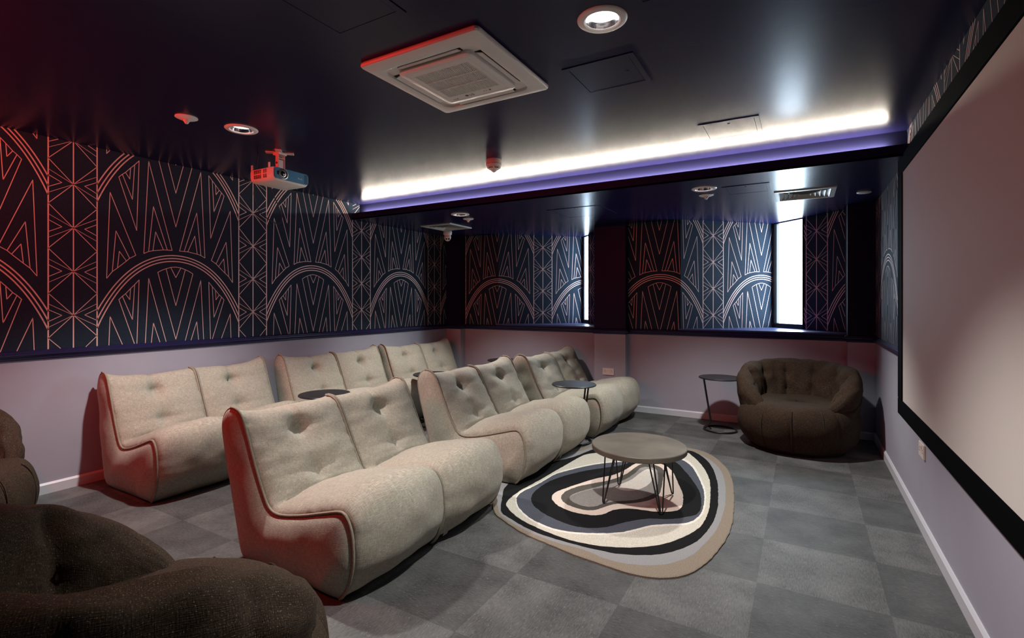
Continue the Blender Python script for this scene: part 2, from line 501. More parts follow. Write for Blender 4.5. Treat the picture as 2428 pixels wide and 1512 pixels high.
# ------------------------------------------------------------------ wallpaper print
def pattern_lines(u0, u1, z0, z1, strip, apex):
    """polylines (width, points) of the arch-and-lattice print; strip = u of a lattice strip's centre, apex = height of an arch"""
    P_, PZ, HS = 1.375, 0.950, 0.141
    S = PZ / 3
    half = P_ / 2 - HS
    res = []
    def arc(a, b, top, n=22):
        return [(half * t / n, top - a * (half * t / n) ** 2 - b * (half * t / n) ** 4) for t in range(-n, n + 1)]
    figs = [(0.0085, arc(1.117, 1.383, 0)), (0.0085, arc(1.16, 1.69, -.0245)), (0.0085, arc(1.203, 1.99, -.049))]
    tri = [[(-.487, -.211), (-.465, .449), (-.294, -.020)], [(-.451, -.158), (-.427, .158), (-.336, -.047)], [(-.417, -.127), (-.405, .003), (-.358, -.070)],
           [(-.487, -.211), (-.451, -.158), (-.417, -.127), (-.358, -.070), (-.336, -.047), (-.294, -.020)],
           [(-.408, .578), (-.288, .177), (-.271, .736)], [(-.385, .604), (-.317, .420), (-.302, .697)], [(-.364, .623), (-.335, .578), (-.330, .665)],
           [(-.408, .578), (-.385, .604), (-.364, .623), (-.330, .665), (-.302, .697), (-.271, .736)],
           [(-.238, -.001), (-.203, .750), (-.029, .042)], [(-.204, .018), (-.169, .388), (-.066, .042)], [(-.173, .027), (-.153, .184), (-.095, .041)],
           [(-.238, -.001), (-.204, .018), (-.173, .027), (-.095, .041), (-.066, .042), (-.029, .042)]]
    for t in tri:
        figs.append((0.0048, t)); figs.append((0.0048, [(-x, z) for x, z in t]))
    for t in ([(-.137, .803), (0, .243), (.137, .803)], [(-.075, .836), (0, .528), (.075, .836)], [(-.04, .849), (0, .765), (.04, .849)],
              [(-.137, .803), (-.106, .822), (-.075, .836), (-.04, .849), (0, .854), (.04, .849), (.075, .836), (.106, .822), (.137, .803)]):
        figs.append((0.0048, t))
    k0 = math.floor((u0 - strip) / P_) - 1; k1 = math.ceil((u1 - strip) / P_) + 1
    for k in range(k0, k1 + 1):
        us = strip + k * P_; ua = us + P_ / 2
        for du, w in ((-HS, .0085), (0, .0075), (HS, .0085)):
            res.append((w, [(us + du, z0), (us + du, z1)]))
        for q in range(-3, 8):
            zc = apex + .147 + (q - 2) * S
            for sg in (-1, 1):
                e = sg * HS
                for dz, w in ((S / 2, .0045), (-S / 2, .0045), (.263 * S, .003), (-.263 * S, .003)):
                    res.append((w, [(us, zc), (us + e, zc + dz)]))
                res.append((.0042, [(us + e, zc + .135 * S), (us + sg * .066, zc), (us + e, zc - .135 * S)]))
        for q in range(-2, 3):
            for w, pl in figs:
                res.append((w, [(ua + x, apex + q * PZ + z) for x, z in pl]))
    return res

def clip(a, b, r):
    x0, x1, y0, y1 = r; dx, dy = b[0] - a[0], b[1] - a[1]; t0, t1 = 0.0, 1.0
    for p, q in ((-dx, a[0] - x0), (dx, x1 - a[0]), (-dy, a[1] - y0), (dy, y1 - a[1])):
        if abs(p) < 1e-12:
            if q < 0: return None
        else:
            t = q / p
            if p < 0: t0 = max(t0, t)
            else: t1 = min(t1, t)
    if t0 >= t1: return None
    return (a[0] + dx * t0, a[1] + dy * t0), (a[0] + dx * t1, a[1] + dy * t1)

def wallpaper_print(parent, o, tdir, nrm, u0, u1, z0, z1, strip, apex):
    """print on the vertical plane through o (plan point at u=0), running along tdir, facing nrm"""
    m = MB()
    def to3(u, z): return (o[0] + tdir[0] * u + nrm[0] * .0008, o[1] + tdir[1] * u + nrm[1] * .0008, z)
    for w, pl in pattern_lines(u0, u1, z0, z1, strip, apex):
        for a, b in zip(pl, pl[1:]):
            c = clip(a, b, (u0, u1, z0, z1))
            if not c: continue
            a2, b2 = c; d = Vector((b2[0] - a2[0], b2[1] - a2[1])); L = d.length
            if L < 1e-5: continue
            d /= L; nx, nz = -d.y * w / 2, d.x * w / 2; ex, ez = d.x * w * .15, d.y * w * .15
            m.quad(to3(a2[0] - ex + nx, a2[1] - ez + nz), to3(b2[0] + ex + nx, b2[1] + ez + nz), to3(b2[0] + ex - nx, b2[1] + ez - nz), to3(a2[0] - ex - nx, a2[1] - ez - nz))
    return m.build('wallpaper_print', 'rose_print', parent)

wallpaper_print(wl, (XL, 0), (0, 1), (1, 0), YRED + .02, YLIP, ZR1, H, 1.547, 1.731)
wallpaper_print(wl, (XL, 0), (0, 1), (1, 0), YLIP + .014, YFAS, 2.32, H, 1.547, 1.731)
wallpaper_print(wl, (XL, 0), (0, 1), (1, 0), YLIP, YC, ZR1, ZS, 1.547, 1.731)
wallpaper_print(wr, (XR, 0), (0, 1), (-1, 0), YRED + .02, YLIP, ZR1, H, 5.163 - .6875, 1.735)
wallpaper_print(wr, (XR, 0), (0, 1), (-1, 0), YLIP + .014, YFAS, 2.32, H, 5.163 - .6875, 1.735)
wallpaper_print(wr, (XR, 0), (0, 1), (-1, 0), YLIP, YC, ZR1, ZS, 5.163 - .6875, 1.735)
AP = 1.668
q = math.sqrt(.5)
for k, b in enumerate(bays):
    s0 = 0.6655 if k == 0 else 0.441           # strip centre, measured from the fold
    x_start = (-4.325 if k == 0 else -1.862) - b['fold'][0]
    wallpaper_print(wb, b['fold'], (1, 0), (0, -1), x_start, 0, ZR1, ZS, s0, AP)
    Ls = (Vector(b['deep']) - Vector(b['fold'])).length
    wallpaper_print(wb, b['fold'], (q, q), (q, -q), 0, Ls, ZSILL, ZS, s0, AP)
    Lw = (Vector(b['w0']) - Vector(b['deep'])).length
    wallpaper_print(wb, b['deep'], (q, -q), (-q, -q), 0, Lw, ZSILL, ZS, s0 - Ls, AP)
    Le = (Vector(b['end']) - Vector(b['w1'])).length
    cen = (-2.638, 6.792) if k == 0 else (.135, 6.529)
    wallpaper_print(wb, b['w1'], (q, -q), (-q, -q), 0, Le, ZSILL, ZS, (Vector(cen) - Vector(b['w1'])).dot(Vector((q, -q))), AP)

# ------------------------------------------------------------------ dado rail and skirting, run along plan paths
def run(name, path, prof, material):
    """profile (offset from wall, z) swept along a plan path; the room lies to the right of the path's direction"""
    pts = [Vector(p) for p in path]; n = len(pts); rows = []
    for i in range(n):
        d1 = (pts[i] - pts[i - 1]).normalized() if i else None
        d2 = (pts[i + 1] - pts[i]).normalized() if i < n - 1 else None
        n1 = Vector((d1.y, -d1.x)) if d1 else None; n2 = Vector((d2.y, -d2.x)) if d2 else None
        nn = ((n1 + n2) / (1 + n1.dot(n2))) if (n1 and n2) else (n1 or n2)
        rows.append([(pts[i].x + nn.x * o, pts[i].y + nn.y * o, z) for o, z in prof])
    m = MB().grid(rows); k = len(prof)
    m.f += [tuple(range(k)), tuple(reversed(range((n - 1) * k, n * k)))]
    return structure(m.build(name, material))
RAIL = [(0, ZR0), (.010, ZR0), (.014, ZR0 + .006), (.014, ZR0 + .016), (.022, ZR0 + .022), (.030, ZR0 + .032), (.030, ZR0 + .044), (.022, ZR0 + .050), (.022, ZR0 + .056), (.012, ZR1 - .002), (0, ZR1)]
SKIRT = [(0, 0), (.015, 0), (.015, .062), (.006, .075), (0, .075)]
far = [(XL + .0, YC), (-4.325, YC), (-4.325, YF), (-2.26, YF), (-2.26, YC), (-1.862, YC), (-1.862, YF), (.385, YF), (.385, YC), (XR, YC)]
run('trim_3', [(XL, YB), (XL, YC)], RAIL, 'navy_rail')
run('trim_4', far, RAIL, 'navy_rail')
run('trim_5', [(XR, YC), (XR, YB)], RAIL, 'navy_rail')
run('baseboard_left', [(XL, YB), (XL, YC)], SKIRT, 'skirting')
run('baseboard_back', far, SKIRT, 'skirting')
run('baseboard_right', [(XR, YC), (XR, YB)], SKIRT, 'skirting')

# ------------------------------------------------------------------ ceiling fittings
def downlight(x, y, z, label, k=1.0):
    t = thing('downlight', label, 'downlight', (x, y, z), 0, 'recessed ceiling downlights')
    MB().lathe([(.068, .0), (.068, -.004), (.074, -.009), (.094, -.008), (.101, -.003), (.102, 0)], 48).build('trim_ring', 'white_plastic', t, smooth='auto')
    rows = []
    prof = [(.068, -.003), (.066, .006), (.063, .014), (.059, .026)]
    MB().lathe(prof, 36).build('reflector', 'chrome', t, smooth=True)
    MB().lathe([(.0, .020), (.058, .020), (.058, .026), (0, .026)], 24).build('lamp', 'lamp', t)
    ld = bpy.data.lights.new('downlight_beam', 'SPOT')
    ld.energy = DOWN_W * 4 * k; ld.spot_size = math.radians(104); ld.spot_blend = 0.65; ld.shadow_soft_size = 0.05
    ld.color = (1.0, 0.97, 0.925)
    lo = bpy.data.objects.new('beam', ld); COL.objects.link(lo); lo.parent = t; lo.location = (0, 0, -.012)
    return t
for (x, y), lab in zip(DL_MAIN, ('round white recessed downlight right of the air conditioner cassette', 'round white recessed downlight above the projector near the patterned wall')):
    downlight(x, y, H, lab)
for (x, y), lab in zip(DL_LOW, ('round recessed downlight in the lower ceiling near the dome camera', 'round recessed downlight in the lower ceiling near the right-hand diffuser')):
    downlight(x, y, ZS, lab, .8)

def sprinkler(x, y, z, label):
    t = thing('sprinkler_head', label, 'sprinkler', (x, y, z), 0, 'white ceiling sprinkler heads')
    MB().lathe([(0, 0), (.062, 0), (.063, -.004), (.05, -.010), (.026, -.014), (.022, -.016)], 32).build('rosette', 'white_plastic', t, smooth='auto')
    MB().lathe([(.020, -.013), (.020, -.024), (.014, -.028), (.009, -.040), (0, -.042)], 20).build('nozzle', 'cream_plastic', t, smooth='auto')
for x, y, z, lab in ((-3.347, 1.693, H, 'small white sprinkler head on the main ceiling above the patterned wall sofas'),
                     (-3.355, 4.77, ZS, 'small white sprinkler head beside the left window downlight'),
                     (-0.753, 4.79, ZS, 'small white sprinkler head beside the right window downlight')):
    sprinkler(x, y, z, lab)
o = MB().lathe([(0, 0), (.055, 0), (.056, -.004), (.050, -.009), (0, -.011)], 32, (.467, 5.352, ZS)).build('cover_disc', 'cream_plastic', smooth='auto')
tag(o, 'flat pale round cover disc on the lower ceiling by the screen wall', 'cover disc')

# smoke detector
t = thing('smoke_detector', 'cone-shaped smoke detector hanging under the ceiling before the cove', 'smoke detector', (-2.18, 3.46, H))
MB().lathe([(0, 0), (.060, 0), (.064, -.012), (.064, -.030), (0, -.030)], 32).build('mounting_base', 'cream_plastic', t, smooth='auto')
MB().lathe([(.061, -.030), (.064, -.034), (.064, -.048), (.060, -.052), (.056, -.052), (.056, -.058), (.058, -.060), (.050, -.070), (.040, -.078), (.024, -.086), (.018, -.094), (.006, -.103), (0, -.104)], 32).build('head', 'cream_plastic', t, smooth='auto')
mm = MB()
for k in range(6):
    a0 = 2 * PI * k / 6 + .12; ring = []
    for s in range(7):
        a = a0 + s * (PI / 3 - .24) / 6
        ring.append([(r * math.cos(a), r * math.sin(a), z) for r, z in ((.0535, -.0685), (.0475, -.0735))])
    mm.grid(ring)
mm.build('vent_slots', 'dark_slot', t, kind='stuff')

# access panels, flush with the ceiling
def access_panel(cx_, cy_, w, l, z, label, lock=None, rz=0):
    t = thing('access_panel', label, 'access panel', (cx_, cy_, z), rz, 'navy ceiling access panels')
    f = .028; m = MB()
    for a in ((-w / 2, w / 2, -l / 2, -l / 2 + f), (-w / 2, w / 2, l / 2 - f, l / 2), (-w / 2, -w / 2 + f, -l / 2 + f, l / 2 - f), (w / 2 - f, w / 2, -l / 2 + f, l / 2 - f)):
        m.box(*a, -.004, 0)
    m.build('frame', 'navy_ceiling', t)
    MB().box(-w / 2 + f + .002, w / 2 - f - .002, -l / 2 + f + .002, l / 2 - f - .002, -.003, -.0005).build('door', 'navy_ceiling', t)
    MB().box(-w / 2 + f - .001, w / 2 - f + .001, -l / 2 + f - .001, l / 2 - f + .001, -.0006, -.0002).build('gap', 'dark_slot', t)
    lx, ly = lock or (0, -l / 2 + .06)
    MB().lathe([(0, -.0045), (.008, -.0045), (.009, -.003), (.009, -.002)], 16, (lx, ly, 0)).build('lock', 'dark_slot', t)
access_panel(-1.56, 1.33, .38, .38, H, 'square navy access panel cut off by the top edge above the air conditioner')
access_panel(-.37, 1.76, .38, .38, H, 'square navy access panel cut off by the top edge beside the downlight')
access_panel(-.86, 2.46, .36, .35, H, 'square navy access panel below the right ceiling downlight', (.10, .0))
access_panel(-.415, 3.635, .36, .37, H, 'square navy access panel in the bright glow of the cove')
access_panel(-.41, 4.71, .36, .36, ZS, 'square navy access panel in the lower ceiling beside the right-hand diffuser')
access_panel(-2.04, 5.02, .58, .55, ZS, 'large navy access panel in the lower ceiling before the pier')

# louvred diffusers
def diffuser(cx_, cy_, s, label):
    t = thing('air_diffuser', label, 'air vent', (cx_, cy_, ZS), 0, 'square louvred ceiling diffusers')
    def ring(m, a0, z0, a1, z1):
        for k in range(4):
            c, d = PI / 2 * k, PI / 2 * (k + 1)
            p = lambda r, ang, z: (r * math.sqrt(2) * math.cos(ang + PI / 4), r * math.sqrt(2) * math.sin(ang + PI / 4), z)
            m.quad(p(a0, c, z0), p(a0, d, z0), p(a1, d, z1), p(a1, c, z1))
        return m
    m = ring(MB(), s / 2, 0, s / 2 - .004, -.010); ring(m, s / 2 - .004, -.010, s / 2 - .035, -.012); ring(m, s / 2 - .035, -.012, s / 2 - .035, .05)
    m.build('frame', 'louvre', t)
    n = 5
    for k in range(n):
        a = s / 2 - .042 - k * .036
        ring(ring(MB(), a, -.013, a - .030, .015), a - .030, .016, a, -.012).build('louvre', 'louvre', t)
    MB().box(-s / 2 + .03, s / 2 - .03, -s / 2 + .03, s / 2 - .03, .055, .06).build('plenum', 'dark_slot', t)
    return t
diffuser(*DIFF[0], 'white square louvred diffuser in the lower ceiling by the dome camera')
diffuser(*DIFF[1], 'square louvred diffuser above the bright right-hand window')

# dome camera
t = thing('security_camera', 'small white turret camera hung in the corner of the lower ceiling', 'camera', (-4.215, 5.50, ZS), math.radians(38))
MB().lathe([(0, 0), (.058, 0), (.060, -.006), (.058, -.040), (.052, -.048), (0, -.048)], 32).build('base', 'white_plastic', t, smooth='auto')
sp = MB(); rows = []
for i in range(13):
    a = PI * i / 12
    rows.append([(.047 * math.sin(a) * math.cos(2 * PI * k / 24), .047 * math.sin(a) * math.sin(2 * PI * k / 24), -.078 + .055 * math.cos(a)) for k in range(25)])
sp.grid(rows).build('ball', 'white_plastic', t, smooth=True)
Tc = Matrix.Translation((0, 0, -.080)) @ Matrix.Rotation(math.radians(122), 4, 'X')
def cdisc(r, d, off, name, mt):
    m = MB().lathe([(0, d), (r, d), (r, d - .012), (0, d - .012)], 24, (off, 0, 0)); m.v = [tuple(Tc @ Vector(v)) for v in m.v]; m.build(name, mt, t)
cdisc(.036, .050, 0, 'face_plate', 'white_plastic')
cdisc(.013, .0515, -.017, 'lens', 'lens'); cdisc(.013, .0515, .017, 'infrared_window', 'lens')

# ------------------------------------------------------------------ air conditioner cassette
t = thing('air_conditioner', 'white four-way ceiling cassette air conditioner, red-lit along one edge', 'air conditioner', (-1.513, 2.068, H), 0)
def rrect(w, l, r, n=6):
    pts = []
    for cx_, cy_, a0 in ((w / 2 - r, l / 2 - r, 0), (-w / 2 + r, l / 2 - r, 90), (-w / 2 + r, -l / 2 + r, 180), (w / 2 - r, -l / 2 + r, 270)):
        for k in range(n + 1):
            a = math.radians(a0 + 90 * k / n); pts.append((cx_ + r * math.cos(a), cy_ + r * math.sin(a)))
    return pts
def loops(specs, cap=False):
    m = MB(); rings = [[(x, y, z) for x, y in rrect(w, l, r)] for w, l, r, z in specs]; n = len(rings[0])
    m.v = [p for r in rings for p in r]
    for i in range(len(rings) - 1):
        for k in range(n):
            m.f.append((i * n + k, i * n + (k + 1) % n, (i + 1) * n + (k + 1) % n, (i + 1) * n + k))
    if cap: m.f.append(tuple(range((len(rings) - 1) * n, len(rings) * n)))
    return m
loops([(.675, .675, .02, 0), (.69, .69, .022, -.008), (.69, .69, .022, -.018), (.680, .680, .02, -.025), (.55, .55, .05, -.036), (.54, .54, .05, -.034), (.535, .535, .05, -.020), (.41, .41, .03, -.020)], cap=False).build('panel', 'white_plastic', t, smooth='auto')
gr = loops([(.435, .435, .03, -.018), (.435, .435, .03, -.036), (.425, .425, .028, -.040), (.375, .375, .004, -.041), (.372, .372, .004, -.038)], cap=False).build('grille_frame', 'white_plastic', t, smooth='auto')
MB().box(-.19, .19, -.19, .19, -.026, -.020).build('filter', 'brown_filter', t)
sm_, sw = 34, .30
for k in range(sm_):
    x = -.16 + .32 * (k + .5) / sm_
    MB().box(x - .0022, x + .0022, -.155, .130, -.041, -.030).build('slat', 'white_plastic', gr) if k == 0 else None
slat = gr.children[0]
for k in range(1, sm_):
    o = slat.copy(); COL.objects.link(o); o.parent = gr; o.location.x = .32 * k / sm_
m = MB()
for a in ((-.186, -.16, -.186, .186), (.16, .186, -.186, .186), (-.16, .16, .130, .186), (-.16, .16, -.186, -.155)): m.box(*a, -.0405, -.030)
for y in (-.06, .035): m.box(-.16, .16, y - .003, y + .003, -.0415, -.036)
m.build('grille_border', 'white_plastic', gr)
for k in range(4):
    R = Matrix.Rotation(PI / 2 * k, 4, 'Z')
    MB().box(-.185, .185, .222, .268, -.0215, -.0195, R).build('outlet_slot', 'dark_slot', t)
    Tl = R @ Matrix.Translation((0, .243, -.027)) @ Matrix.Rotation(math.radians(-16), 4, 'X')
    MB().box(-.178, .178, -.018, .018, -.002, .002, Tl).build('louvre', 'white_plastic', t, bevel=.001)
# badge: round mark and letters, read from the window side
Tb = Matrix.Translation((-.045, .155, -.0412)) @ Matrix.Rotation(PI, 4, 'X')
Tb = Matrix(((1, 0, 0, -.045), (0, -1, 0, .165), (0, 0, -1, -.0412), (0, 0, 0, 1)))
text_mesh('LG', .026, 'badge_letters', 'logo', gr, Tb)
m = MB().lathe([(0, 0), (.010, 0), (.010, .0006), (0, .0006)], 20, (-.060, .156, -.0416)); m.build('badge_mark', 'logo', gr)
MB().box(.05, .054, .152, .156, -.0416, -.0406).box(.064, .068, .152, .156, -.0416, -.0406).lathe([(0, -.0416), (.006, -.0416), (.006, -.0405)], 14, (.09, .153, 0)).build('indicator_lamps', 'logo', gr)
MB().box(-.16, -.125, .166, .168, -.0416, -.0406).box(-.127, -.125, .158, .168, -.0416, -.0406).build('corner_mark', 'logo', gr)

# ------------------------------------------------------------------ projector
t = thing('projector', 'white projector with blue front hanging from the ceiling on a bracket', 'projector', (-3.515, 2.46, H), math.radians(2))
pb = [(-.135, -.155), (.125, -.160), (.135, -.150), (.137, 0), (.135, .150), (.125, .160), (-.135, .155), (-.140, .14), (-.140, -.14)]
rows = []
ZT, ZB = -.155, -.255
for sc_, z in ((.93, ZT), (.985, ZT - .008), (1.0, ZT - .025), (1.0, ZB + .045), (.98, ZB + .022), (.93, ZB + .006), (.86, ZB)):
    rows.append([(x * sc_ if abs(x) < .12 else math.copysign(abs(x) - (1 - sc_) * .13, x), y * sc_, z) for x, y in pb])
m = MB(); n = len(pb)
m.v = [p for r in rows for p in r]
for i in range(len(rows) - 1):
    for k in range(n): m.f.append((i * n + k, i * n + (k + 1) % n, (i + 1) * n + (k + 1) % n, (i + 1) * n + k))
m.f += [tuple(range(n)), tuple(reversed(range((len(rows) - 1) * n, len(rows) * n)))]
body = m.build('body', 'white_plastic', t, bevel=.004, smooth='auto')
def yz_plate(name, pts, x0, x1, mt, par):
    n = len(pts); mm = MB().add([(x0, y, z) for y, z in pts] + [(x1, y, z) for y, z in pts],
        [tuple(range(n)), tuple(reversed(range(n, 2 * n)))] + [(i, (i + 1) % n, n + (i + 1) % n, n + i) for i in range(n)])
    return mm.build(name, mt, par)
zc = (ZT + ZB) / 2 + .006
yz_plate('front_panel', [(y, z + zc) for y, z in rrect(.300, .082, .022, 5)], .132, .1405, 'blue_front', t)
# lens set into the panel
def lens_ring(prof, name, mt, y=-.075):
    mm = MB().lathe(prof, 32); mm.v = [(.1405 + v[2], y + v[0], zc + .0 + v[1]) for v in mm.v]; mm.build(name, mt, t, smooth='auto')
lens_ring([(.040, .0005), (.040, .003), (.036, .004), (.034, .001)], 'lens_bezel', 'steel')
lens_ring([(.035, .0015), (0, .0015)], 'lens_recess', 'dark_slot')
lens_ring([(.026, .0015), (.026, .006), (.022, .007), (.020, .004)], 'lens_barrel', 'steel', -.083)
lens_ring([(.020, .004), (.012, .008), (0, .009)], 'lens', 'lens', -.083)
MB().box(.1405, .1425, -.128, -.110, zc - .012, zc + .014).build('sensor_window', 'lens', t)
text_mesh('BenQ', .018, 'front_lettering', 'logo_white', t, Matrix(((0, 0, 1, .141), (1, 0, 0, .052), (0, 1, 0, zc - .012), (0, 0, 0, 1))))
mm = MB()
for k in range(9): mm.box(.135, .1415, .112, .142, zc - .034 + k * .0078, zc - .030 + k * .0078)
mm.build('front_vent', 'dark_slot', t, kind='stuff')
mm = MB()
for c in range(7):
    if c == 4: continue
    for r in range(9):
        if r == 4: continue
        x = -.085 + c * .022
        z = zc + .030 - r * .0072
        mm.box(x, x + .014, -.1605, -.1555, z - .0036, z)
mm.build('side_vent', 'dark_slot', t, kind='stuff')
MB().box(-.03, .05, -.05, .05, ZT - .002, ZT + .006).build('bracket_foot', 'white_plastic', t)
MB().box(-.012, .022, -.030, -.026, ZT, -.02).box(-.012, .022, .026, .030, ZT, -.02).box(-.012, .022, -.03, .03, -.05, -.045).box(-.008, .016, -.02, .02, ZT, -.06).build('bracket_neck', 'white_plastic', t, bevel=.001)
MB().lathe([(0, 0), (.008, 0), (.008, .004), (0, .004)], 12, (0, 0, 0)).build('bracket_bolt', 'dark_slot', t).matrix_local = Matrix.Translation((.005, -.030, -.085)) @ Matrix.Rotation(PI / 2, 4, 'X')
Tp = Matrix.Rotation(math.radians(45), 4, 'Z')
MB().box(-.10, .10, -.022, .022, -.008, 0, Tp).box(-.022, .022, -.10, .10, -.008, 0, Tp).box(-.035, .035, -.035, .035, -.022, -.008).build('ceiling_plate', 'white_plastic', t)
for p in ((-.12, -.15), (.08, -.15)):
    MB().box(p[0] - .007, p[0] + .007, p[1] - .004, p[1] + .004, ZT - .01, ZT + .035).build('arm_end', 'white_plastic', t)
# cable looping down behind it
w = catmull([(-3.70, 2.40, H), (-3.69, 2.37, 2.28), (-3.69, 2.36, 2.16), (-3.69, 2.42, 2.04), (-3.69, 2.56, 1.975), (-3.69, 2.60, 2.03), (-3.69, 2.56, 2.14), (-3.672, 2.46, 2.28)], 60)
tag(MB().tube(w, .0035, 6).build('projector_cable', 'cable', smooth=True), 'thin black cable looping below the projector', 'cable')

# ------------------------------------------------------------------ projection screen
XS = XR - .040
def yk(u):   # distance along the screen wall of a photo column
    r = (u - CXP) / FPX; d = F2 + R2 * r; return (XS / d.x) * d.y
yl_out, yl_in = 4.36, yk(2138)
zin0, zin1, zo0, zo1 = .680, 2.205, .571, 2.322
yr_in = yl_in - (zin1 - zin0) * 16 / 9; yr_out = yr_in - (yl_out - yl_in)
t = thing('projection_screen', 'large white projection screen in a black velvet frame on the wall', 'projection screen', (XR, (yl_out + yr_out) / 2, zo0))
ox, oy, oz = XR, (yl_out + yr_out) / 2, zo0
def rel(x0, x1, y0, y1, z0, z1): return (x0 - ox, x1 - ox, y0 - oy, y1 - oy, z0 - oz, z1 - oz)
MB().box(*rel(XS + .006, XS + .012, yr_in - .01, yl_in + .01, zin0 - .01, zin1 + .01)).build('screen_surface', 'screen', t)
for nm, a in (('frame_top', (yr_out, yl_out, zin1, zo1)), ('frame_bottom', (yr_out, yl_out, zo0, zin0)), ('frame_left', (yl_in, yl_out, zin0, zin1)), ('frame_right', (yr_out, yr_in, zin0, zin1))):
    MB().box(*rel(XS, XR - .004, *a)).build(nm, 'black_frame', t, bevel=.003)

# ------------------------------------------------------------------ sockets
def socket(loc, rz, label):
    t = thing('wall_socket', label, 'socket', loc, rz, 'white double wall sockets')
    MB().box(-.073, .073, -.010, 0, -.043, .043).build('plate', 'cream_plastic', t, bevel=.003)
    for sx in (-.042, .042):
        mm = MB().box(sx - .003, sx + .003, -.0108, -.009, .004, .013)
        for k in (-.011, .011): mm.box(sx + k - .0035, sx + k + .0035, -.0108, -.009, -.010, -.006)
        mm.build('pin_holes', 'dark_slot', t, kind='stuff')
    for sx in (-.012, .012):
        MB().box(sx - .007, sx + .007, -.014, -.009, .012, .030).build('rocker_switch', 'white_plastic', t, bevel=.001)
socket((-2.075, YC, .48), 0, 'white double socket on the pier between the windows')
socket((XR, 3.755, .47), -PI / 2, 'white double socket low on the wall under the screen')

